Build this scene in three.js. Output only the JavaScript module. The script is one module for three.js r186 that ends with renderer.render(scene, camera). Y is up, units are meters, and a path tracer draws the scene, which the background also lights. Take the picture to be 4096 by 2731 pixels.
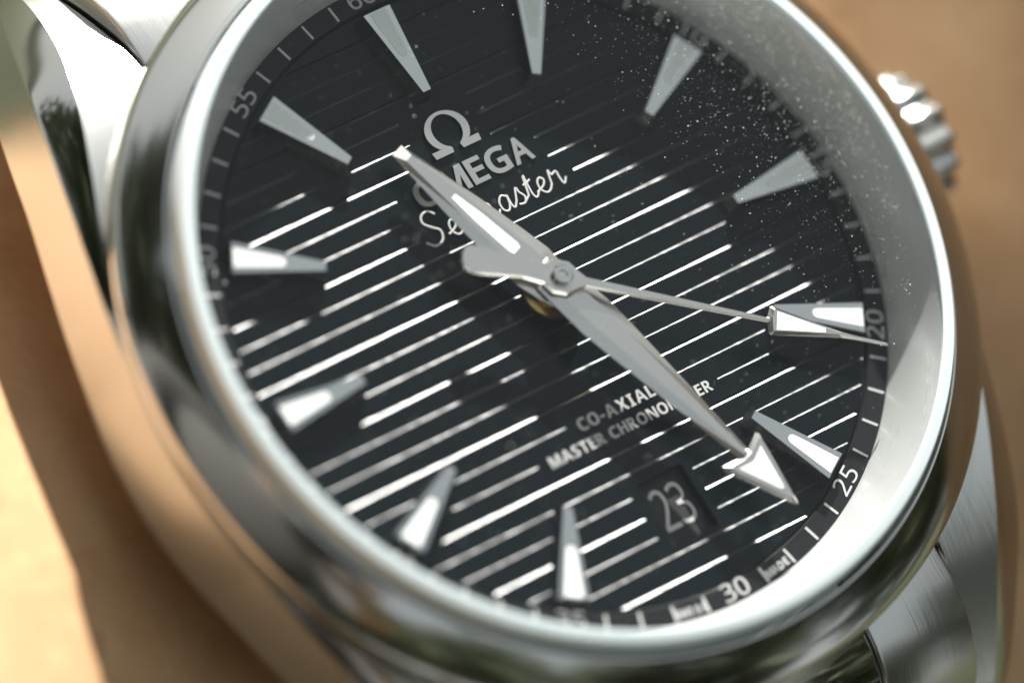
import * as THREE from 'three';
import { mergeGeometries, toCreasedNormals } from 'three/addons/utils/BufferGeometryUtils.js';
import { TextGeometry } from 'three/addons/geometries/TextGeometry.js';
import { RoundedBoxGeometry } from 'three/addons/geometries/RoundedBoxGeometry.js';
import { FontLoader } from 'three/addons/loaders/FontLoader.js';

// ---------------------------------------------------------------- camera, sky, sun, exposure
const MM = 0.001, DIAL = 8.6;                         // height of the dial above the table top, in millimetres
const scene = new THREE.Scene();
const camera = new THREE.PerspectiveCamera(4.546, 1024 / 682, 0.02, 60);
camera.position.set(-179.806 * MM, (301.178 + 0.7 + DIAL) * MM, 69.897 * MM);
camera.up.set(0.37833624, 0.41094588, -0.82944872);
camera.lookAt(camera.position.clone().add(new THREE.Vector3(0.49672678, -0.84624516, -0.19269572)));
camera.focus = 0.3594; camera.userData.fStop = camera.getFocalLength() / 20;
const renderer = new THREE.WebGLRenderer({ antialias: true });
renderer.toneMapping = THREE.LinearToneMapping;
renderer.toneMappingExposure = 2.4;
renderer.shadowMap.enabled = true;

const SUN = new THREE.Vector3(0.505, 0.337, -0.794).normalize();
{
  const w = 512, h = 256, d = new Float32Array(w * h * 4), v = new THREE.Vector3();
  for (let j = 0; j < h; j++) for (let i = 0; i < w; i++) {
    const el = ((j + 0.5) / h - 0.5) * Math.PI, az = ((i + 0.5) / w - 0.5) * 2 * Math.PI;
    v.set(Math.cos(el) * Math.cos(az), Math.sin(el), Math.cos(el) * Math.sin(az));
    const t = Math.pow(Math.max(0, v.y), 0.55), g = Math.pow(Math.max(0, v.dot(SUN)), 8) * 0.22, k = (j * w + i) * 4;
    const up = v.y > 0;
    d[k] = up ? 0.29 - 0.08 * t + g : 0.05; d[k + 1] = up ? 0.295 - 0.06 * t + g * 0.95 : 0.05; d[k + 2] = up ? 0.285 - 0.035 * t + g * 0.8 : 0.035; d[k + 3] = 1;
  }
  const sky = new THREE.DataTexture(d, w, h, THREE.RGBAFormat, THREE.FloatType);
  sky.mapping = THREE.EquirectangularReflectionMapping; sky.magFilter = THREE.LinearFilter; sky.needsUpdate = true;
  scene.background = sky; scene.environment = sky;
}
const sun = new THREE.DirectionalLight(new THREE.Color(1, 0.975, 0.93), 5);
sun.position.copy(SUN).multiplyScalar(2); sun.castShadow = true; sun.shadow.radius = 2; sun.shadow.mapSize.set(4096, 4096);
Object.assign(sun.shadow.camera, { left: -0.08, right: 0.08, top: 0.08, bottom: -0.08, near: 0.1, far: 4 });
scene.add(sun, sun.target);

// ---------------------------------------------------------------- helpers
let seed = 7;
const rnd = () => { seed = (seed + 0x6d2b79f5) | 0; let t = Math.imul(seed ^ (seed >>> 15), 1 | seed); t = (t + Math.imul(t ^ (t >>> 7), 61 | t)) ^ t; return ((t ^ (t >>> 14)) >>> 0) / 4294967296; };
const rr = (a, b) => a + (b - a) * rnd();
function tex(w, h, f, srgb) {
  const a = new Uint8Array(w * h * 4);
  for (let j = 0; j < h; j++) for (let i = 0; i < w; i++) { const c = f(i, j), k = (j * w + i) * 4; a[k] = c[0] * 255; a[k + 1] = c[1] * 255; a[k + 2] = c[2] * 255; a[k + 3] = 255; }
  const t = new THREE.DataTexture(a, w, h); t.wrapS = t.wrapT = THREE.RepeatWrapping; t.magFilter = THREE.LinearFilter; t.minFilter = THREE.LinearMipmapLinearFilter;
  if (srgb) t.colorSpace = THREE.SRGBColorSpace; t.needsUpdate = true; return t;
}
function noise(w, h, nx, ny) {                          // tileable value noise, nx by ny cells
  const g = new Float32Array(nx * ny); for (let k = 0; k < g.length; k++) g[k] = rnd();
  const o = new Float32Array(w * h), s = (t) => t * t * (3 - 2 * t);
  for (let j = 0; j < h; j++) for (let i = 0; i < w; i++) {
    const x = i / w * nx, y = j / h * ny, x0 = x | 0, y0 = y | 0, fx = s(x - x0), fy = s(y - y0), x1 = (x0 + 1) % nx, y1 = (y0 + 1) % ny;
    o[j * w + i] = (g[y0 * nx + x0] * (1 - fx) + g[y0 * nx + x1] * fx) * (1 - fy) + (g[y1 * nx + x0] * (1 - fx) + g[y1 * nx + x1] * fx) * fy;
  }
  return o;
}
const std = (o) => new THREE.MeshPhysicalMaterial({ side: THREE.DoubleSide, ...o });
const rgb = (r, g, b) => new THREE.Color().setRGB(r, g, b);
function obj(name, geo, mat, parent, label) {
  let g = Array.isArray(geo) ? (geo.length > 1 ? mergeGeometries(geo.map((q) => { const n = q.index ? q.toNonIndexed() : q; for (const a of Object.keys(n.attributes)) if (!['position', 'normal', 'uv'].includes(a)) n.deleteAttribute(a); return n; })) : geo[0]) : geo;
  g = g.clone(); g.scale(MM, MM, MM);
  const m = new THREE.Mesh(g, mat); m.name = name; m.castShadow = m.receiveShadow = true; parent.add(m);
  if (label) m.userData.label = label;
  return m;
}
function share(name, mesh, parent, f) { const m = mesh.clone(false); m.name = name; parent.add(m); if (f) f(m); return m; }
// a flat outline (x to the right, y up on paper, i.e. towards 12 o'clock) raised from y0 by h; side walls lean out by lean
function plate(shape, y0, h, { bevel = 0, curve = 8 } = {}) {
  const g = new THREE.ExtrudeGeometry(shape, { depth: Math.max(h - bevel, 1e-3), bevelEnabled: bevel > 0, bevelThickness: bevel, bevelSize: bevel, bevelOffset: -bevel, bevelSegments: 2, curveSegments: curve });
  g.rotateX(-Math.PI / 2); g.translate(0, y0 + (bevel ? 0 : 0), 0); return g;
}
const poly = (pts) => new THREE.Shape(pts.map(([x, y]) => new THREE.Vector2(x, y)));
// a faceted solid from two outlines of equal length: base at y0, top at y1
function frustum(base, top, y0, y1) {
  const n = base.length, P = [];
  const q = (a, b, c) => P.push(...a, ...b, ...c);
  const B = base.map(([x, y]) => [x, y0, -y]), T = top.map(([x, y, h]) => [x, h === undefined ? y1 : h, -y]);
  for (let i = 0; i < n; i++) { const j = (i + 1) % n; q(B[i], B[j], T[j]); q(B[i], T[j], T[i]); }
  for (const t of THREE.ShapeUtils.triangulateShape(top.map(([x, y]) => new THREE.Vector2(x, y)), [])) q(T[t[0]], T[t[1]], T[t[2]]);
  const g = new THREE.BufferGeometry(); g.setAttribute('position', new THREE.Float32BufferAttribute(P, 3)); g.computeVertexNormals();
  g.setAttribute('uv', new THREE.Float32BufferAttribute(P.filter((_, k) => k % 3 !== 1), 2)); return g;
}
function lathe(pts, seg = 256, crease = 0.5) {
  const g = toCreasedNormals(new THREE.LatheGeometry(pts.map(([r, y]) => new THREE.Vector2(r, y)), seg), crease);
  return g;
}
const numbered = (() => { const n = {}; return (s) => { n[s] = (n[s] ?? -1) + 1; return n[s] ? s + '_' + String(n[s]).padStart(3, '0') : s; }; })();

// ---------------------------------------------------------------- materials
const streak = (() => { const a = noise(512, 512, 3, 512), b = noise(512, 512, 8, 256), c = noise(512, 512, 12, 12); return tex(512, 512, (i, j) => { const k = j * 512 + i, v = 0.45 * a[k] + 0.35 * b[k] + 0.2 * c[k]; return [v, v, v]; }); })();
const streakT = (rx, ry, turn) => { const t = streak.clone(); t.repeat.set(rx, ry); if (turn) { t.center.set(0.5, 0.5); t.rotation = Math.PI / 2; } t.needsUpdate = true; return t; };
const blot = (() => { const a = noise(512, 512, 6, 6), b = noise(512, 512, 24, 24), c = noise(512, 512, 90, 90); return tex(512, 512, (i, j) => { const k = j * 512 + i, v = 0.5 + 0.5 * (0.5 * a[k] + 0.3 * b[k] + 0.2 * c[k]); return [v, v, v]; }); })();
const coarse = (() => { const a = noise(512, 512, 4, 100), b = noise(512, 512, 6, 200), c = noise(512, 512, 3, 36); return tex(512, 512, (i, j) => { const k = j * 512 + i, v = 0.4 * a[k] + 0.3 * b[k] + 0.3 * c[k]; return [v, v, v]; }); })();
const coarseT = coarse.clone(); coarseT.center.set(0.5, 0.5); coarseT.rotation = Math.PI / 2; coarseT.needsUpdate = true;
const STEEL = rgb(0.62, 0.615, 0.59);
const M = {
  polished: std({ color: STEEL, metalness: 1, roughness: 0.1 }),
  bezel: std({ color: STEEL, metalness: 1, roughness: 0.14 }),
  brushed: std({ color: STEEL, metalness: 1, roughness: 0.32, bumpMap: streakT(1, 1), bumpScale: 0.000006 }),
  flank: std({ color: rgb(0.56, 0.57, 0.565), metalness: 1, roughness: 0.32, bumpMap: streakT(20, 0.6), bumpScale: 0.000004 }),
  flange: std({ color: rgb(0.74, 0.765, 0.75), metalness: 0.4, roughness: 0.44, roughnessMap: blot, bumpMap: streakT(6, 0.4), bumpScale: 0.000004 }),
  hand: std({ color: rgb(0.6, 0.59, 0.56), metalness: 1, roughness: 0.24 }),
  marker: std({ color: rgb(0.58, 0.585, 0.58), metalness: 1, roughness: 0.2 }),
  dial: std({ color: rgb(0.002, 0.0055, 0.007), roughness: 0.24, specularIntensity: 0.4 }),
  groove: std({ color: rgb(0.012, 0.014, 0.015), roughness: 0.32, specularIntensity: 1 }),
  ring: std({ color: rgb(0.007, 0.0085, 0.009), roughness: 0.4, specularIntensity: 0.5 }),
  print: std({ color: rgb(0.55, 0.55, 0.54), roughness: 0.55 }),
  lume: std({ color: rgb(0.88, 0.92, 0.89), roughness: 0.8 }),
  rim: std({ color: rgb(0.82, 0.91, 0.93), roughness: 0.92, transmission: 0.3, thickness: 0, ior: 1.5 }),
  glass: std({ color: rgb(1, 1, 1), roughness: 0, transmission: 1, thickness: 0, ior: 1.36 }),
  brass: std({ color: rgb(0.55, 0.38, 0.14), metalness: 1, roughness: 0.25 }),
  black: std({ color: rgb(0.01, 0.01, 0.011), roughness: 0.6 }),
  hair: std({ color: rgb(0.02, 0.012, 0.008), roughness: 0.5 }),
  dust: std({ color: rgb(0.8, 0.8, 0.76), roughness: 0.6 }),
};

// ---------------------------------------------------------------- the setting: what the polished steel mirrors, all outside the frame
{
  const g = new THREE.CircleGeometry(14000, 48); g.rotateX(-Math.PI / 2);
  const o = obj('ground', g, std({ color: rgb(0.09, 0.10, 0.045), roughness: 0.95 }), scene); o.position.y = -1.0; o.userData = { kind: 'structure', label: 'green grassy ground under the garden trees', category: 'ground' };
}
function tree(dx, dz, dist, ch, rad, label) {
  const l = Math.hypot(dx, dz), x = dx / l * dist, z = dz / l * dist, t = new THREE.Group(); t.name = numbered('garden_tree'); t.position.set(x, -1.0, z); scene.add(t);
  t.userData = { label, category: 'tree', group: 'trees around the wearer' };
  const limbs = [], H = (ch + 1) * 1000, tube = (p, r0, r1) => { const c = new THREE.CatmullRomCurve3(p.map((q) => new THREE.Vector3(...q))), n = 8, g = new THREE.TubeGeometry(c, n, 1, 7), P = g.attributes.position; const v = new THREE.Vector3(); for (let k = 0; k < P.count; k++) { const i = Math.floor(k / 8), o = c.getPointAt(i / n), r = r0 + (r1 - r0) * i / n; v.fromBufferAttribute(P, k).sub(o).multiplyScalar(r).add(o); P.setXYZ(k, v.x, v.y, v.z); } g.computeVertexNormals(); return g; };
  limbs.push(tube([[0, 0, 0], [rr(-60, 60), H * 0.35, rr(-60, 60)], [rr(-90, 90), H * 0.7, rr(-90, 90)], [0, H, 0]], 110, 40));
  for (let k = 0; k < 8; k++) { const a = k * 0.8 + rr(0, 0.5), y = H * rr(0.45, 0.85), R = rad * 1000 * rr(0.5, 0.85); limbs.push(tube([[0, y, 0], [Math.cos(a) * R * 0.5, y + R * 0.35, Math.sin(a) * R * 0.5], [Math.cos(a) * R, y + R * rr(0.4, 0.7), Math.sin(a) * R]], 38, 10)); }
  obj('trunk', limbs, std({ color: rgb(0.06, 0.045, 0.03), roughness: 0.9 }), t);
  const P = [], N = Math.round(4200 * rad), v = new THREE.Vector3(), e = new THREE.Euler(), q = new THREE.Quaternion(), clumps = [];
  for (let k = 0; k < 46; k++) { v.set(rr(-1, 1), rr(-1, 1), rr(-1, 1)); if (v.length() > 1 || v.length() < 0.35) { k--; continue; } clumps.push([v.x, v.y * 0.85, v.z, rr(0.18, 0.36)]); }
  for (let k = 0; k < N; k++) {
    const c = clumps[k % clumps.length]; v.set(rr(-1, 1), rr(-1, 1), rr(-1, 1)).normalize().multiplyScalar(c[3] * Math.cbrt(rnd()));
    const px = (c[0] + v.x) * rad * 1000, py = H + (c[1] + v.y) * rad * 1000, pz = (c[2] + v.z) * rad * 1000; e.set(rr(-1, 1), rr(0, 6.3), rr(-1, 1)); q.setFromEuler(e);
    const s = rr(80, 150), pts = [[-s * 0.45, 0, 0], [0, 8, -s], [s * 0.45, 0, 0], [0, 0, s]].map((p) => new THREE.Vector3(...p).applyQuaternion(q).add(new THREE.Vector3(px, py, pz)));
    for (const i of [0, 2, 1, 0, 3, 2]) P.push(pts[i].x, pts[i].y, pts[i].z);
  }
  const g = new THREE.BufferGeometry(); g.setAttribute('position', new THREE.Float32BufferAttribute(P, 3)); g.computeVertexNormals();
  obj('crown', g, std({ color: rgb(0.095, 0.115, 0.06), roughness: 0.6, transmission: 0.2, thickness: 0 }), t);
}
tree(-0.6, 0.8, 3.0, 2.1, 1.45, 'tall leafy garden tree behind the wearer\'s shoulder');
tree(0.17, 0.98, 3.0, 1.5, 1.5, 'leafy garden tree facing the six o\'clock side of the watch');
tree(-0.72, -0.68, 3.0, 2.2, 2.1, 'round garden tree behind the elbow, nearer twelve o\'clock');
tree(-0.93, 0.33, 3.6, 0.8, 1.5, 'low round garden tree behind the elbow, nearer six o\'clock');
tree(0.93, 0.36, 3.4, 1.4, 1.75, 'low leafy garden tree beyond the fingers');

// the wearer: forearm, wrist and hand as one skin
{
  const S = [[-170, 15, -52, 36], [-120, 12, -52, 35.5], [-80, 10.5, -51, 34], [-55, 8.0, -50, 32.5], [-40, 3.6, -49, 31.5], [-30, -0.9, -48.5, 31], [-24, -3.9, -48, 30.6], [-19, -6.6, -48, 30.3], [-14, -8.2, -47.5, 30], [-7, -9.0, -47, 30], [0, -9.1, -47, 30], [10, -9.1, -46.5, 30], [17, -8.9, -46, 30], [22, -7.4, -45, 30.4], [27, -3.6, -43.5, 31], [33, 2.0, -41, 32], [42, 9.6, -37, 34], [55, 17.5, -29, 37.5], [75, 24, -17, 41], [92, 26, -6, 42], [101, 24, 0, 40], [105, 19, 7, 34]];
  const at = (k, f) => { const i = Math.min(S.length - 2, Math.floor(f)), t = f - i, a = S[Math.max(0, i - 1)][k], b = S[i][k], c = S[i + 1][k], d = S[Math.min(S.length - 1, i + 2)][k]; return 0.5 * ((2 * b) + (c - a) * t + (2 * a - 5 * b + 4 * c - d) * t * t + (3 * b - a - 3 * c + d) * t * t * t); };
  const U = 150, V = 96, P = [], UV = [], I = [], n = 2.3;
  for (let i = 0; i <= U; i++) { const f = i / U * (S.length - 1), x = at(0, f), top = at(1, f), bot = at(2, f), a = at(3, f), yc = (top + bot) / 2, h = (top - bot) / 2; for (let j = 0; j <= V; j++) { const th = j / V * 2 * Math.PI, c = Math.cos(th), s = Math.sin(th), z = a * Math.sign(s) * Math.pow(Math.abs(s), 2 / n), y = yc + h * Math.sign(c) * Math.pow(Math.abs(c), 2 / n); P.push(x, y, z); UV.push(x / 60, th * 30 / 60); } }
  for (let i = 0; i < U; i++) for (let j = 0; j < V; j++) { const a = i * (V + 1) + j, b = a + V + 1; I.push(a, a + 1, b, b, a + 1, b + 1); }
  const m0 = P.length / 3; P.push(107, 5, 0, -170, -18, 0); UV.push(0, 0, 0, 0); for (let j = 0; j < V; j++) { const b = U * (V + 1) + j; I.push(b, b + 1, m0, j + 1, j, m0 + 1); }
  const arm = new THREE.BufferGeometry(); arm.setAttribute('position', new THREE.Float32BufferAttribute(P, 3)); arm.setAttribute('uv', new THREE.Float32BufferAttribute(UV, 2)); arm.setIndex(I); arm.computeVertexNormals();
  const limb = (pts, r0, r1) => { const c = new THREE.CatmullRomCurve3(pts.map((p) => new THREE.Vector3(...p))), N = 22, R = 14, g = new THREE.TubeGeometry(c, N, 1, R), Q = g.attributes.position, v = new THREE.Vector3(); for (let k = 0; k < Q.count; k++) { const i = Math.floor(k / (R + 1)), o = c.getPointAt(i / N), t = i / N, r = (r0 + (r1 - r0) * t) * (1 + 0.06 * Math.cos(t * 12.5)) * (t > 0.9 ? Math.sqrt(Math.max(0.01, 1 - ((t - 0.9) / 0.1) ** 2)) : 1); v.fromBufferAttribute(Q, k).sub(o).multiplyScalar(r).add(o); Q.setXYZ(k, v.x, v.y, v.z); } g.computeVertexNormals(); return g; };
  const fingers = [[-31, 62], [-10.5, 70], [10.5, 65], [30, 50]].map(([z, L], k) => limb([[88, 13, z * 0.95], [100, 15, z], [100 + L * 0.45, 17, z * 1.04], [100 + L * 0.8, 5, z * 1.02], [100 + L * 0.92, -11, z * 0.98]], 10 - k * 0.3, 7.2));
  fingers.push(limb([[46, -22, -28], [60, -26, -46], [80, -30, -56], [98, -36, -58], [108, -42, -55]], 12.5, 8.5));
  seed = 4242;
  const ell = (x, y, z, a, b, c) => { const g = new THREE.SphereGeometry(1, 40, 28); g.scale(a, b, c); g.translate(x, y, z); return g; };
  const HX = -470, HY = 960;                               // the head, bent over the wrist
  const head = [ell(HX, HY, -20, 92, 118, 76), ell(HX + 40, HY - 62, -20, 58, 62, 56), ell(HX + 94, HY - 18, -20, 20, 26, 15), ell(HX - 4, HY - 12, 58, 18, 32, 9), ell(HX - 4, HY - 12, -98, 18, 32, 9), ell(HX + 82, HY - 66, -20, 18, 8, 26), limb([[-520, 780, -20], [-500, 840, -20], [-478, 910, -20]], 66, 60)];
  // the other hand holds the camera from below
  camera.updateMatrixWorld(); const C = (x, y, z) => { const p = new THREE.Vector3(x * MM, y * MM, z * MM).applyMatrix4(camera.matrixWorld); return [p.x / MM, p.y / MM - DIAL, p.z / MM]; };
  head.push(limb([[-335, 285, 245], C(10, -130, 105), C(4, -78, 92), C(0, -54, 88)], 33, 26));
  for (const [fx, fz] of [[-34, 58], [-12, 54], [11, 55], [33, 60]]) head.push(limb([C(fx * 0.6, -70, 84), C(fx, -60, 66), C(fx, -44, fz - 10), C(fx, -26, fz - 6)], 9.5, 7.5));
  head.push(limb([C(24, -72, 104), C(44, -60, 122), C(40, -34, 126), C(34, -14, 124)], 11.5, 8.5));
  seed = 4242;
  const W = 512, a = noise(W, W, 9, 9), b = noise(W, W, 40, 40), c = noise(W, W, 150, 150), s = (x) => Math.pow(Math.min(1, x), 1 / 2.2);
  const tone = tex(W, W, (i, j) => { const k = j * W + i, v = 0.82 + 0.18 * a[k] + 0.12 * b[k] + 0.06 * c[k]; return [s(0.64 * v), s(0.395 * v ** 1.4), s(0.215 * v ** 1.8)]; }, true);
  const rel = tex(W, W, (i, j) => { const k = j * W + i, v = 0.4 * b[k] + 0.6 * c[k]; return [v, v, v]; });
  const skin = std({ color: rgb(1, 1, 1), map: tone, roughness: 0.5, specularIntensity: 0.6, bumpMap: rel, bumpScale: 0.00004 });
  const o = obj('person', [arm, ...fingers, ...head], skin, scene); o.position.y = DIAL * MM;
  o.userData = { label: 'bare tanned forearm and wrist wearing the steel wristwatch', category: 'person' };
  const cloth = std({ color: rgb(0.075, 0.072, 0.07), roughness: 0.9 }), shirt = obj('shirt', [ell(-560, 380, -20, 175, 430, 250), limb([[-560, 690, -210], [-500, 430, -270], [-390, 140, -200], [-270, 10, -70], [-165, -16, -2]], 88, 44), limb([[-560, 690, 170], [-480, 450, 310], [-390, 300, 330], [-330, 290, 240]], 86, 46)], cloth, o);
  obj('hair', ell(HX - 22, HY + 26, -20, 90, 112, 84), M.hair, o); for (const ez of [-50, 10]) obj('eye', ell(HX + 80, HY + 2, ez, 12, 9, 13), M.print, o);
  for (const [hx, hz, len, an] of [[-21.5, -9.5, 5.5, 1.9], [-25, -3, 6, 2.4], [-24, 3.5, 5, 2.2], [-30, -7, 7, 2.0], [-28, 6, 6, 2.6], [31, -9, 6, 0.4], [30, 4, 5, 0.2]]) {
    const fi = S.findIndex((r) => r[0] > hx) - 1, f = fi + (hx - S[fi][0]) / (S[fi + 1][0] - S[fi][0]), top = at(1, f), bot = at(2, f), aa = at(3, f), y = (top + bot) / 2 + (top - bot) / 2 * Math.pow(1 - Math.pow(Math.abs(hz / aa), n), 1 / n);
    const cu = new THREE.CatmullRomCurve3([0, 0.35, 0.7, 1].map((t) => new THREE.Vector3(hx + Math.cos(an) * len * t, y + 0.05 + 0.9 * Math.sin(t * 2.6), hz + Math.sin(an) * len * t + 0.8 * t * t)));
    obj('arm_hair', new THREE.TubeGeometry(cu, 12, 0.035, 5), M.hair, o);
  }
}

// the camera that takes the picture, mirrored in the bezel
{
  const k = new THREE.Group(); k.name = 'photo_camera'; k.position.copy(camera.position); k.quaternion.copy(camera.quaternion); scene.add(k);
  k.userData = { label: 'black camera held in the other hand above the watch', category: 'camera' };
  const b = new RoundedBoxGeometry(132, 86, 44, 4, 9); b.translate(0, 0, 90); const pr = new RoundedBoxGeometry(46, 24, 38, 3, 8); pr.translate(0, 50, 90);
  obj('camera_body', [b, pr], std({ color: rgb(0.015, 0.015, 0.016), roughness: 0.6 }), k);
  const l = lathe([[24, 14], [33, 4], [35, 4], [36, 8], [36, 40], [39, 44], [39, 68]], 96, 0.4); l.rotateX(Math.PI / 2); obj('lens_barrel', l, std({ color: rgb(0.014, 0.014, 0.014), roughness: 0.45 }), k);
  const e = lathe([[0, 11], [14, 12], [24, 14.5]], 64, 3); e.rotateX(Math.PI / 2); obj('lens_glass', e, std({ color: rgb(0.01, 0.01, 0.014), roughness: 0.05 }), k);
}

// ---------------------------------------------------------------- the wristwatch: one thing, its parts in millimetres about the dial's centre
const watch = new THREE.Group(); watch.name = 'wristwatch'; scene.add(watch);
watch.userData = { label: 'steel wristwatch with black grooved dial strapped round the bare wrist', category: 'wristwatch' };
watch.position.set(0, DIAL * MM, 0);

// case body, lugs, caseback
const body = obj('case_body', lathe([[0, -8.3], [15.2, -8.3], [16.2, -7.9], [16.9, -6.6], [17.1, -4.6], [19.3, -4.0], [19.72, -3.75], [19.8, -3.45], [19.06, -0.12]], 256, 0.35), M.flank, watch);
obj('case_bevel', lathe([[19.06, -0.12], [18.98, -0.02], [18.78, 0.24], [18.66, 0.28], [18.3, 0.2]], 256, 0.5), M.polished, body);
const LUG = [  // z, crest y, crest outer x, facet x, facet y, bottom x, bottom y
  [2, 0.0, 18.6, 18.88, -0.15, 19.5, -3.6], [4, 0.0, 18.3, 18.62, -0.18, 19.35, -3.65], [6, 0.0, 17.85, 18.22, -0.24, 18.93, -3.75], [8, 0.0, 17.3, 17.78, -0.32, 18.42, -3.85], [10.6, -0.03, 16.35, 17.06, -0.5, 17.66, -4.0], [13.3, -0.15, 15.15, 16.25, -0.85, 16.82, -4.2], [15.6, -0.5, 14.05, 15.5, -1.3, 16.2, -4.4],
  [17.3, -1.05, 13.3, 14.9, -1.9, 15.65, -4.65], [19, -1.95, 12.55, 14.1, -2.8, 14.9, -5.1], [21, -3.3, 11.85, 13.1, -4.05, 13.9, -6], [22.5, -4.7, 11.3, 12.2, -5.3, 12.8, -6.9], [23.3, -5.9, 10.95, 11.5, -6.4, 11.9, -7.4]];
function lug(sx, sz) {
  const rows = [], N = 60;
  const at = (k, f) => { const i = Math.min(LUG.length - 2, Math.floor(f)), t = f - i, a = LUG[Math.max(0, i - 1)][k], b = LUG[i][k], c = LUG[i + 1][k], d = LUG[Math.min(LUG.length - 1, i + 2)][k]; return 0.5 * ((2 * b) + (c - a) * t + (2 * a - 5 * b + 4 * c - d) * t * t + (3 * b - a - 3 * c + d) * t * t * t); };
  for (let n = 0; n <= N; n++) {
    const f = n / N * (LUG.length - 1), z = at(0, f), cy = at(1, f), cx = at(2, f), fx = at(3, f), fy = at(4, f), bx = at(5, f), by = at(6, f), ix = Math.max(10.15, z < 17.6 ? Math.min(cx - 0.6, Math.sqrt(Math.max(0, 17.6 * 17.6 - z * z))) : 0);
    rows.push([[ix, by, z], [ix, cy - 0.12, z], [ix + 0.12, cy, z], [cx - 0.1, cy + 0.02, z], [cx + 0.05, cy - 0.06, z], [fx - 0.12, fy + 0.05, z], [fx, fy - 0.1, z], [bx, by + 0.25, z], [bx - 0.25, by, z]]);
  }
  const parts = { top: [], facet: [], side: [] }, uvs = { top: [], facet: [], side: [] };
  const kind = ['side', 'facet', 'top', 'facet', 'facet', 'facet', 'side', 'facet', 'side'];
  const V = ([x, y, z]) => [x * sx, y, z * sz];
  for (let n = 0; n < N; n++) for (let k = 0; k < 9; k++) {
    const k2 = (k + 1) % 9, a = V(rows[n][k]), b = V(rows[n + 1][k]), c = V(rows[n + 1][k2]), d = V(rows[n][k2]);
    const tri = sx * sz > 0 ? [a, b, c, a, c, d] : [a, c, b, a, d, c];
    for (const p of tri) { parts[kind[k]].push(...p); uvs[kind[k]].push(...(kind[k] === 'top' ? [p[2] / 12, p[0] / 12] : [p[2] / 8, p[1] / 8])); }
  }
  for (const e of [rows[N]]) for (let k = 1; k < 8; k++) { const a = V(e[0]), b = V(e[k]), c = V(e[k + 1]); const tri = sx * sz > 0 ? [a, b, c] : [a, c, b]; for (const p of tri) { parts.facet.push(...p); uvs.facet.push(p[0] / 8, p[1] / 8); } }
  const mk = (k) => { const g = new THREE.BufferGeometry(); g.setAttribute('position', new THREE.Float32BufferAttribute(parts[k], 3)); g.setAttribute('uv', new THREE.Float32BufferAttribute(uvs[k], 2)); return toCreasedNormals(g, 0.4); };
  const L = obj('lug', mk('side'), M.flankLug, watch);
  obj('polished_facet', mk('facet'), M.polished, L); obj('brushed_crest', mk('top'), M.crest, L);
}
M.flankLug = std({ color: rgb(0.56, 0.57, 0.565), metalness: 1, roughness: 0.32, bumpMap: streakT(0.6, 3), bumpScale: 0.000004 });
M.crest = std({ color: STEEL, metalness: 1, roughness: 0.27, bumpMap: coarse, bumpScale: 0.000006 });
for (const sx of [-1, 1]) for (const sz of [-1, 1]) lug(sx, sz);

// bezel
obj('bezel', lathe([[17.0, 0.3], [17.3, 2.1], [17.34, 2.36], [17.4, 2.42], [17.48, 2.41], [17.9, 2.17], [18.4, 1.83], [18.8, 1.5], [19.08, 1.23], [19.2, 1.08], [19.27, 0.95], [19.29, 0.62], [19.24, 0.53], [19.0, 0.48], [18.5, 0.46]], 320, 0.35), M.bezel, watch);
// crystal with its bevelled edge
obj('crystal_rim', lathe([[16.56, 3.26], [16.5, 3.33], [16.56, 3.37], [17.0, 3.31], [17.1, 3.12], [17.14, 2.6], [17.14, 1.9]], 320, 0.6), M.rim, watch);
const crystal = obj('crystal', lathe([[0, 3.62], [4, 3.61], [8, 3.56], [12, 3.48], [15, 3.40], [16.52, 3.34]], 192, 3), M.glass, watch);
{ // dust and lint lying on the crystal, thickest towards two o'clock
  const g = new THREE.TetrahedronGeometry(1 * MM), N = 5200, im = new THREE.InstancedMesh(g, M.dust, N), m = new THREE.Matrix4(), q = new THREE.Quaternion(), e = new THREE.Euler();
  for (let k = 0; k < N; k++) {
    let x, z; do { if (k % 5) { const a = -0.2 + (rr(-1, 1) + rr(-1, 1) + rr(-1, 1)) * 0.42, r = 15.9 - Math.abs(rr(-1, 1) * rr(0, 1)) * 9; x = r * Math.cos(a); z = r * Math.sin(a) - 1.5; } else { x = rr(-16, 16); z = rr(-16, 16); } } while (Math.hypot(x, z) > 16.3);
    const s = 0.011 + 0.03 * Math.pow(rnd(), 3), r = Math.hypot(x, z); e.set(rr(0, 6), rr(0, 6), rr(0, 6)); q.setFromEuler(e);
    m.compose(new THREE.Vector3(x, 3.62 - 0.29 * (r / 16.38) ** 2 + s * 0.4, z).multiplyScalar(MM), q, new THREE.Vector3(s * rr(0.6, 1.6), s * 0.6, s)); im.setMatrixAt(k, m);
  }
  im.name = 'dust'; im.userData.kind = 'stuff'; im.castShadow = im.receiveShadow = true; crystal.add(im);
}
// flange
obj('flange', lathe([[15.3, 0.05], [15.34, 0.25], [16.5, 3.2], [16.7, 3.22]], 320, 0.3), M.flange, watch);

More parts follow.
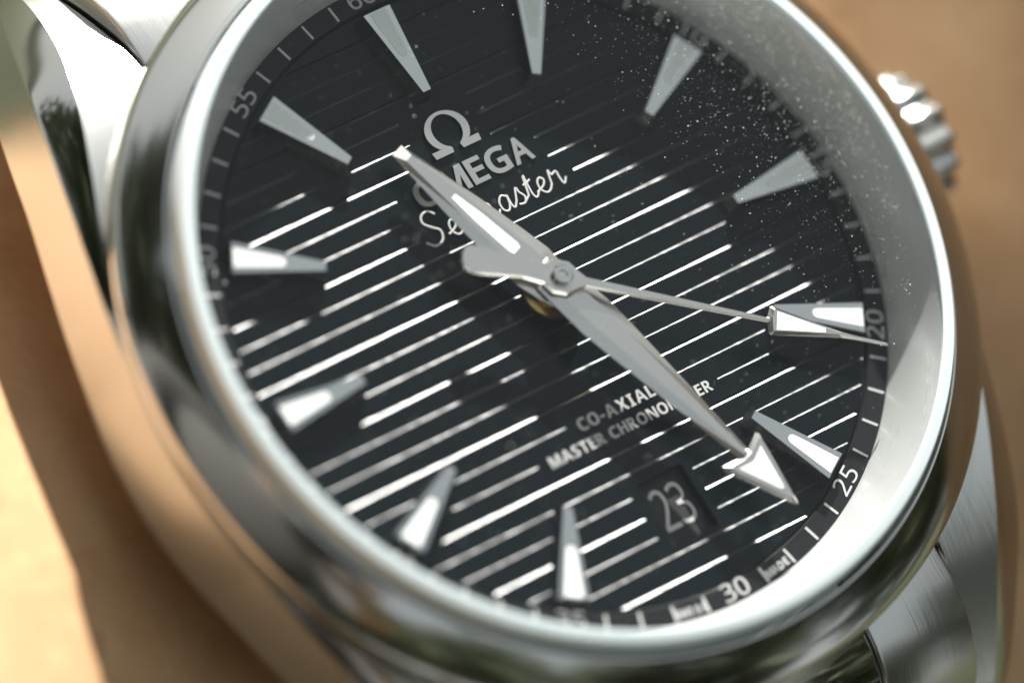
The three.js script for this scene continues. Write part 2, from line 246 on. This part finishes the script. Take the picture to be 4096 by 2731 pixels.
// dial: flat bands with slots ploughed across it
const RD = 14.28;
const dial = new THREE.Group(); dial.name = 'dial'; watch.add(dial);
{
  const first = 1.51 - 16 * 0.9835, cuts = [];
  const gaps = [[-9.4, -7, -1.7, 1.9], [-7, -6, -3.7, 3.6], [-6, -5, -4.1, 3.7], [-5, -3.9, -3.85, 4.4], [5, 6, -2.65, 2.5], [6, 7, -4.75, 4.85], [8.8, 12.1, -1.75, 1.5]];
  for (let k = 0; k < 32; k++) { const z = first + k * 0.9835; if (Math.abs(z) < RD - 0.5) cuts.push([z, k % 3 === 1]); }
  const flat = [], fuv = [];
  const quad = (out, uvo, a, b, c, d) => { for (const p of [a, b, c, a, c, d]) { out.push(...p); uvo.push(p[0] / 10, p[2] / 10); } };
  const half = (z) => Math.sqrt(Math.max(0, RD * RD - z * z));
  const band = (z0, z1, xa0, xa1, xb0, xb1) => { const n = Math.max(1, Math.ceil((z1 - z0) / 0.12)); for (let i = 0; i < n; i++) { const u = z0 + (z1 - z0) * i / n, w = z0 + (z1 - z0) * (i + 1) / n; quad(flat, fuv, [xa0(u), 0, u], [xa0(w), 0, w], [xb0(w), 0, w], [xb0(u), 0, u]); } };
  let z = -RD;
  const edges = [];
  for (const [zc, wide] of cuts) { const f = wide ? 0.14 : 0.078, s = 0.03; edges.push([zc - f / 2 - s, zc - f / 2, zc + f / 2, wide]); }
  const win = { z0: 8.95, z1: 11.95, x0: -1.28, x1: 1.12 };
  const plain = (z0, z1) => {                             // a flat band, with the date opening left out
    const L = (u) => -half(u), R = (u) => half(u), parts = [[z0, Math.min(z1, win.z0)], [Math.max(z0, win.z0), Math.min(z1, win.z1)], [Math.max(z0, win.z1), z1]];
    parts.forEach(([a, b], i) => { if (b - a < 1e-4) return; if (i === 1) { band(a, b, L, 0, () => win.x0); band(a, b, () => win.x1, 0, R); } else band(a, b, L, 0, R); });
  };
  for (const [e0, e1, e2, wide] of edges) {
    plain(z, e0); z = e2;
    const gap = gaps.find(([a, b]) => e1 > a && e1 < b), h = Math.min(half(e0), half(e2)) - 0.05;
    const runs = gap ? [[-h, gap[2]], [gap[3], h]] : [[-h, h]];
    // the uncut lands at the ends and across the gap
    const lands = gap ? [[gap[2], gap[3]]] : [];
    for (const [a, b] of lands) { const o = win.z0 < e1 && e1 < win.z1; if (o) { quad(flat, fuv, [a, 0, e0], [a, 0, e2], [win.x0, 0, e2], [win.x0, 0, e0]); quad(flat, fuv, [win.x1, 0, e0], [win.x1, 0, e2], [b, 0, e2], [b, 0, e0]); } else quad(flat, fuv, [a, 0, e0], [a, 0, e2], [b, 0, e2], [b, 0, e0]); }
    quad(flat, fuv, [-half(e0), 0, e0], [-half(e2), 0, e2], [-h, 0, e2], [-h, 0, e0]); quad(flat, fuv, [h, 0, e0], [h, 0, e2], [half(e2), 0, e2], [half(e0), 0, e0]);
    for (const [x0, x1] of runs) {
      const P = [], U = []; let x = x0, dep = (e2 - e1) * Math.tan((wide ? 27 : 22) * Math.PI / 180), d0 = dep;
      while (x < x1 - 1e-6) {
        const xn = Math.min(x1, x + rr(0.09, 0.42)), d1 = dep * (1 + rr(-0.11, 0.11)), wob = rr(-0.05, 0.05) * dep;
        quad(P, U, [x, 0, e0], [x, -d0, e1], [xn, -d1, e1], [xn, 0, e0]);
        quad(P, U, [x, -d0, e1], [x, wob * 0, e2], [xn, 0, e2], [xn, -d1, e1]);
        x = xn; d0 = d1;
      }
      const g = new THREE.BufferGeometry(); g.setAttribute('position', new THREE.Float32BufferAttribute(P, 3)); g.setAttribute('uv', new THREE.Float32BufferAttribute(U, 2)); g.computeVertexNormals();
      obj('groove', g, M.groove, dial);
    }
  }
  plain(z, RD);
  const g = new THREE.BufferGeometry(); g.setAttribute('position', new THREE.Float32BufferAttribute(flat, 3)); g.setAttribute('uv', new THREE.Float32BufferAttribute(fuv, 2)); g.computeVertexNormals();
  obj('dial_plate', g, M.dial, dial);
  obj('dial_edge', lathe([[RD - 0.01, -0.005], [RD, -0.25], [14.38, -0.25], [14.38, 0.1]], 320, 0.3), M.black, dial);
}
// minute track
const track = obj('minute_track', lathe([[14.38, 0.1], [14.42, 0.14], [15.35, 0.14]], 320, 0.2), M.ring, watch);
const regular = await new FontLoader().loadAsync('fonts/droid/droid_sans_regular.typeface.json');
const bold = await new FontLoader().loadAsync('fonts/droid/droid_sans_bold.typeface.json');
function word(s, font, size, { w, h = 0.02, y = 0, fat = 0 } = {}) {   // centred text lying flat, tops towards 12; w: fitted width
  const g = new TextGeometry(s, { font, size, depth: h, curveSegments: 5, bevelEnabled: fat > 0, bevelThickness: 0.002, bevelSize: fat, bevelSegments: 1 });
  g.computeBoundingBox(); const b = g.boundingBox, k = w ? w / (b.max.x - b.min.x) : 1;
  g.translate(-(b.min.x + b.max.x) / 2, -size * 0.36, 0); g.scale(k, 1, 1); g.rotateX(-Math.PI / 2); g.translate(0, y, 0); return g;
}
{
  const tick = new THREE.BoxGeometry(0.11, 0.02, 0.72); const first = obj('minute_mark', tick, M.print, track);
  let used = false;
  for (let m = 0; m < 60; m++) if (m % 5) {
    const a = m * Math.PI / 30, o = used ? share('minute_mark', first, track) : first; used = true;
    o.position.set(14.86 * Math.sin(a) * MM, 0.15 * MM, -14.86 * Math.cos(a) * MM); o.rotation.y = -a;
  }
  for (let m = 5; m <= 60; m += 5) {
    const a = m * Math.PI / 30, flip = m > 15 && m < 45;
    const o = obj('numeral', word(String(m).padStart(2, '0'), regular, 0.78, { w: 1.32, y: 0.142 }), M.print, track);
    o.position.set(14.86 * Math.sin(a) * MM, 0, -14.86 * Math.cos(a) * MM); o.rotation.y = -a + (flip ? Math.PI : 0);
  }
  for (const [s, m] of [['SWISS', 31.5], ['MADE', 28.5]]) [...s].forEach((c, i) => {
    const a = (m - (i - (s.length - 1) / 2) * 0.21 * (c === 'I' ? 1 : 1)) * Math.PI / 30, o = obj('letter', word(c, bold, 0.36, { y: 0.142 }), M.print, track);
    o.position.set(14.98 * Math.sin(a) * MM, 0, -14.98 * Math.cos(a) * MM); o.rotation.y = -a + Math.PI;
  });
}
// applied hour markers
{
  const T = [[-0.20, 9.95], [0.20, 9.95], [0.69, 14.03], [-0.69, 14.03]], B = [[-0.36, 9.72], [0.36, 9.72], [0.80, 14.12], [-0.80, 14.12]];
  const inset = new THREE.Shape(); inset.moveTo(-0.42, 13.98); inset.lineTo(0.42, 13.98); inset.lineTo(0.22, 11.95); inset.quadraticCurveTo(0.19, 11.7, 0, 11.7); inset.quadraticCurveTo(-0.19, 11.7, -0.22, 11.95); inset.closePath();
  let first = null;
  for (let h = 1; h <= 12; h++) if (h !== 6) {
    let o;
    if (!first) { o = first = obj('hour_marker', frustum(B, T, -0.02, 0.7), M.marker, watch); obj('lume_inset', plate(inset, 0.70, 0.012, {}), M.lume, o); }
    else { o = first.clone(); watch.add(o); }
    o.rotation.y = -h * Math.PI / 6;
  }
}
// applied emblem and lettering
{
  const s = new THREE.Shape(), k = 1.0;
  const R = [1.0, 0.98], cy = 1.03, I = [0.66, 0.80];
  s.moveTo(-1.12, 0); s.lineTo(-0.24, 0); s.lineTo(-0.2, 0.24);
  const a0 = -Math.PI / 2 - 0.42, a1 = -Math.PI / 2 + 0.42;
  for (let i = 0; i <= 40; i++) { const a = a0 - (2 * Math.PI - 0.84) * i / 40; s.lineTo(I[0] * Math.cos(a), cy + 0.02 + I[1] * Math.sin(a)); }
  s.lineTo(0.2, 0.24); s.lineTo(0.24, 0); s.lineTo(1.12, 0); s.lineTo(1.16, 0.34); s.lineTo(0.66, 0.34);
  for (let i = 0; i <= 44; i++) { const a = -0.83 + (Math.PI + 1.66) * i / 44; s.lineTo(R[0] * Math.cos(a), cy + R[1] * Math.sin(a)); }
  s.lineTo(-0.66, 0.34); s.lineTo(-1.16, 0.34); s.closePath();
  const g = plate(s, 0, 0.16, {}); g.scale(1.06, 1, 0.94); g.translate(0.1, 0, -7.2); obj('emblem', g, M.hand, dial, 'raised horseshoe shaped emblem');
  let x = -3.05; const adv = { O: 1.5, M: 1.5, E: 0.98, G: 1.33, A: 1.2 };
  for (const c of 'OMEGA') { const q = word(c, regular, 1.1, { w: adv[c] * 0.84, h: 0.1, fat: 0.045 }); q.translate(x + adv[c] / 2, 0, -5.95); x += adv[c] - 0.06; obj('brand_letter', q, M.hand, dial); }
  // script line: pen strokes
  const pen = (pts) => { const c = new THREE.CatmullRomCurve3(pts.map(([px, py]) => new THREE.Vector3(px, 0, -py)), false, 'catmullrom', 0.5); const t = new THREE.TubeGeometry(c, pts.length * 6, 0.054, 6); t.scale(1, 0.35, 1); return t; };
  const G = {
    S: [1.1, [[[0.95, 1.25], [0.72, 1.5], [0.35, 1.42], [0.22, 1.1], [0.5, 0.78], [0.78, 0.5], [0.62, 0.1], [0.2, 0.0], [-0.12, 0.28]]]],
    e: [0.66, [[[-0.1, 0.2], [0.3, 0.36], [0.46, 0.58], [0.32, 0.74], [0.13, 0.58], [0.1, 0.25], [0.3, 0.02], [0.52, 0.08], [0.68, 0.26]]]],
    a: [0.8, [[[0.54, 0.62], [0.32, 0.74], [0.09, 0.5], [0.08, 0.16], [0.28, 0.02], [0.48, 0.25], [0.58, 0.7], [0.55, 0.22], [0.64, 0.03], [0.82, 0.24]]]],
    m: [1.12, [[[0, 0.28], [0.12, 0.72], [0.13, 0.4], [0.11, 0.02]], [[0.12, 0.3], [0.28, 0.7], [0.42, 0.66], [0.43, 0.3], [0.42, 0.02]], [[0.43, 0.3], [0.6, 0.7], [0.76, 0.62], [0.78, 0.2], [0.9, 0.02], [1.12, 0.24]]]],
    s: [0.64, [[[0, 0.22], [0.3, 0.8], [0.34, 0.56], [0.48, 0.28], [0.34, 0.03], [0.06, 0.06]], [[0.34, 0.03], [0.66, 0.24]]]],
    t: [0.54, [[[0, 0.22], [0.26, 1.16], [0.2, 0.3], [0.3, 0.02], [0.54, 0.22]], [[0.02, 0.74], [0.24, 0.78], [0.46, 0.86]]]],
    r: [0.72, [[[0, 0.22], [0.18, 0.86], [0.24, 0.64], [0.5, 0.7], [0.5, 0.36], [0.56, 0.06], [0.8, 0.3]]]],
  };
  x = -3.45;
  for (const c of 'Seamaster') { const [w, strokes] = G[c]; const q = mergeGeometries(strokes.map(pen)); q.translate(x, 0.02, -3.92); x += w * 1.035; obj('script_letter', q, M.print, dial); }
  const line = (txt, size, cx, z, wd) => {
    let tot = 0; const gs = [...txt].map((c) => { if (c === ' ') { tot += size * 0.42; return null; } const q = new TextGeometry(c, { font: bold, size, depth: 0.025, curveSegments: 4, bevelEnabled: false }); q.computeBoundingBox(); const b = q.boundingBox, w = b.max.x - b.min.x; q.translate(-b.min.x, 0, 0); const at = tot; tot += w + size * 0.16; return [q, at, w]; });
    const k = wd / tot; gs.forEach((e) => { if (!e) return; const [q, at] = e; q.translate(at, 0, 0); q.scale(k, 1, 1); q.translate(-wd / 2, -size / 2, 0); q.rotateX(-Math.PI / 2); q.translate(cx, 0.004, z); obj('printed_letter', q, M.print, dial); });
  };
  line('CO-AXIAL', 0.56, -0.05, 5.62, 4.1); line('MASTER CHRONOMETER', 0.52, 0.15, 6.52, 8.7);
}
// date opening
{
  const win = poly([[-1.28, -8.95], [1.12, -8.95], [1.12, -11.95], [-1.28, -11.95]]);
  const o = poly([[-1.46, -8.78], [1.30, -8.78], [1.30, -12.12], [-1.46, -12.12]]); o.holes.push(poly([[-1.28, -8.95], [1.12, -8.95], [1.12, -11.95], [-1.28, -11.95]]));
  const fr = plate(o, -0.45, 0.456, {}); const frame = obj('date_window', fr, M.dial, watch);
  const disc = obj('date_disc', plate(poly([[-1.7, -8.5], [1.6, -8.5], [1.6, -12.4], [-1.7, -12.4]]), -0.5, 0.06, {}), M.black, frame);
  let g = word('2', regular, 1.9, { w: 0.78, y: -0.43 }); g.translate(-0.5, 0, 10.6); obj('date_digit', g, M.print, frame);
  g = word('3', regular, 1.9, { w: 0.78, y: -0.43 }); g.translate(0.40, 0, 10.6); obj('date_digit', g, M.print, frame);
}
// hands
function hand(name, outline, inner, y0, y1, deg, mat) {
  const o = obj(name, frustum(outline, inner, y0, y1), mat, watch); o.rotation.y = -deg * Math.PI / 180; return o;
}
const mir = (half) => [...half.map(([r, t]) => [t, r]), ...half.slice().reverse().map(([r, t]) => [-t, r])];
{
  // hour hand: blade with raised flat spine
  let out = mir([[-0.9, 0.75], [0, 1.0], [1.2, 1.2], [2.5, 1.1], [4.8, 0.86], [8.05, 0.42], [8.62, 0.34]]), inn = mir([[-0.8, 0.5], [0, 0.55], [1.2, 0.6], [2.5, 0.55], [4.8, 0.43], [8.0, 0.2], [8.02, 0.19]]);
  const hour = hand('hour_hand', out, inn, 0.98, 1.14, -20.1, M.hand);
  obj('lume_inset', plate(poly([[-0.22, 2.1], [0.22, 2.1], [0.30, 2.3], [0.26, 4.2], [0.14, 5.6], [-0.14, 5.6], [-0.26, 4.2], [-0.30, 2.3]]), 1.14, 0.014, {}), M.lume, hour);
  out = mir([[-1.0, 0.55], [-0.4, 0.92], [1.2, 1.0], [2.3, 1.04], [3.6, 0.95], [7.3, 0.62], [10.55, 0.32]]); inn = mir([[-0.9, 0.3], [-0.4, 0.45], [1.2, 0.48], [2.3, 0.48], [3.6, 0.42], [7.3, 0.25], [10.6, 0.1]]);
  const minute = hand('minute_hand', out, inn, 1.36, 1.52, 162.7, M.hand);
  out = mir([[10.55, 0.3], [10.28, 1.16], [10.45, 1.27], [13.45, 0.14], [13.6, 0.04]]); inn = mir([[10.75, 0.25], [10.55, 0.98], [10.66, 1.05], [13.2, 0.1], [13.3, 0.03]]);
  obj('arrow_head', frustum(out, inn, 1.36, 1.5), M.hand, minute);
  obj('lume_inset', plate(poly([[0, 11.05], [0.28, 10.98], [0.78, 10.82], [0.12, 12.6], [0, 12.75], [-0.12, 12.6], [-0.78, 10.82], [-0.28, 10.98]]), 1.5, 0.014, {}), M.lume, minute);
  out = mir([[-4.42, 0.18], [-4.3, 0.46], [-4.0, 0.65], [-3.5, 0.66], [-1.7, 0.42], [-0.75, 0.5], [-0.3, 0.8], [0.3, 0.8], [0.75, 0.45], [1.1, 0.24], [9.3, 0.13]]);
  inn = mir([[-4.36, 0.16], [-4.26, 0.42], [-3.97, 0.6], [-3.5, 0.6], [-1.7, 0.36], [-0.75, 0.44], [-0.3, 0.72], [0.3, 0.72], [0.75, 0.38], [1.1, 0.18], [9.3, 0.03]]);
  const second = hand('second_hand', out, inn, 1.74, 1.86, 126.6, M.hand);
  out = mir([[9.2, 0.12], [9.3, 0.62], [9.42, 0.68], [12.6, 0.13], [14.66, 0.05]]); inn = mir([[9.42, 0.10], [9.46, 0.48], [9.54, 0.5], [12.4, 0.05], [14.5, 0.02]]);
  obj('arrow_head', frustum(out, inn, 1.74, 1.86), M.hand, second);
  obj('lume_inset', plate(poly([[-0.44, 9.6], [0.44, 9.6], [0.1, 11.8], [-0.1, 11.8]]), 1.86, 0.012, {}), M.lume, second);
  obj('hand_cap', lathe([[0.0, 2.0], [0.16, 2.0], [0.2, 2.08], [0.4, 2.08], [0.46, 2.02], [0.46, 1.8]], 48, 0.5), M.polished, second);
  obj('hand_pinion', lathe([[0.85, 0], [0.85, 0.35], [1.35, 0.4], [1.35, 0.7], [0.95, 0.75], [0.95, 1.0], [0.7, 1.0], [0.7, 1.75], [0, 1.75]], 64, 0.4), M.brass, watch);
}
// crown
{
  const s = new THREE.Shape(), n = 14, N = n * 16;
  for (let i = 0; i <= N; i++) { const a = i / N * 2 * Math.PI, r = 3.02 - 0.34 * Math.pow(Math.abs(Math.cos(a * n / 2)), 2.2); (i ? s.lineTo : s.moveTo).call(s, r * Math.cos(a), r * Math.sin(a)); }
  const g = toCreasedNormals(new THREE.ExtrudeGeometry(s, { depth: 1.7, bevelEnabled: true, bevelThickness: 0.25, bevelSize: 0.22, bevelOffset: -0.22, bevelSegments: 3, steps: 1 }), 0.7);
  g.rotateY(Math.PI / 2); g.translate(19.95, -3.15, 0.1);
  const crown = obj('crown', g, M.polished, watch);
  const c = lathe([[0, 0], [2.3, 0], [2.4, -0.12], [2.4, -0.4]], 96, 0.5); c.rotateZ(-Math.PI / 2); c.translate(22.0, -3.15, 0.1); obj('crown_face', c, M.brushed, crown);
  const st = lathe([[1.7, 0], [1.7, 2.2]], 48, 0.5); st.rotateZ(-Math.PI / 2); st.translate(18.3, -3.15, 0.1); obj('crown_tube', st, M.polished, crown);
}
// bracelet: end links, then rows of three links curving down to the table
function bar(x0, x1, prof, mat, name, parent, sz) {       // closed profile in (z, y), extruded along x with rounded edges
  const s = new THREE.Shape(prof.map(([z, y]) => new THREE.Vector2(z, y)));
  const g = toCreasedNormals(new THREE.ExtrudeGeometry(s, { depth: x1 - x0 - 0.3, bevelEnabled: true, bevelThickness: 0.15, bevelSize: 0.15, bevelOffset: -0.15, bevelSegments: 2 }), 0.5);
  g.rotateY(-Math.PI / 2); g.translate(x1 - 0.15, 0, 0); if (sz < 0) { g.rotateY(Math.PI); }
  const P = g.attributes.position, uv = g.attributes.uv; for (let k = 0; k < P.count; k++) uv.setXY(k, P.getX(k) / 10, Math.hypot(P.getZ(k), P.getY(k)) / 10);
  return obj(name, g, mat, parent);
}
M.link = std({ color: STEEL, metalness: 1, roughness: 0.28, bumpMap: coarseT, bumpScale: 0.000007 });
for (const sz of [1, -1]) {
  const arc = [[14.5, -0.8], [16.5, -0.83], [18.2, -0.95], [19.4, -1.25], [20.4, -1.75], [21.3, -2.5], [22.1, -3.5], [22.8, -4.7], [23.3, -5.8], [23.5, -6.4]];
  const low = [[23.2, -7.3], [21.5, -7.1], [18.5, -5.6], [16.8, -4.2], [14.5, -4.2]];
  const end = bar(5.15, 10.0, [...arc, ...low], M.link, 'end_link', watch, sz);
  bar(-10.0, -5.15, [...arc, ...low], M.link, 'end_link_wing', end, sz);
  bar(-5.1, 5.1, [...arc.map(([z, y]) => [z - 0.05, y - 0.22]), ...low], M.polished, 'end_link_centre', end, sz);
  const link = (z, y, tilt, len, th) => { const c = Math.cos(tilt), s = Math.sin(tilt), n = 7, o = []; const add = (u, v) => o.push([z + u * c + v * s, y - u * s + v * c]); for (let i = 0; i <= n; i++) { const u = i / n * 2 - 1; add(u * len / 2, th / 2 - 0.55 * Math.pow(Math.abs(u), 4)); } for (let i = n; i >= 0; i--) { const u = i / n * 2 - 1; add(u * len / 2, -th / 2 + 0.35 * Math.pow(Math.abs(u), 4)); } return o; };
  const path = new THREE.CatmullRomCurve3([[23.5, -7.3], [26.8, -10], [29.6, -13.8], [31.8, -18.2], [32.9, -23], [33, -28], [32, -33], [29.6, -38], [26, -42.6], [21.2, -46.2], [15.4, -48.8], [9, -50.2], [2.2, -50.7]].map(([z, y]) => new THREE.Vector3(z, y, 0)));
  const L = path.getLength(), rows = []; for (let d = 2.2; d < L - 1; d += 4.55) { const p = path.getPointAt(d / L), q = path.getTangentAt(d / L); rows.push([p.x, p.y, -Math.atan2(q.y, q.x), 4.35]); }
  for (const [z, y, t, len] of rows) { bar(4.9, 9.7, link(z, y, t, len, 2.4), M.link, 'bracelet_link', watch, sz); bar(-9.7, -4.9, link(z, y, t, len, 2.4), M.link, 'bracelet_link', watch, sz); bar(-4.8, 4.8, link(z - 0.3, y - 0.03, t, len, 2.3), M.polished, 'centre_link', watch, sz); }
}
renderer.render(scene, camera);
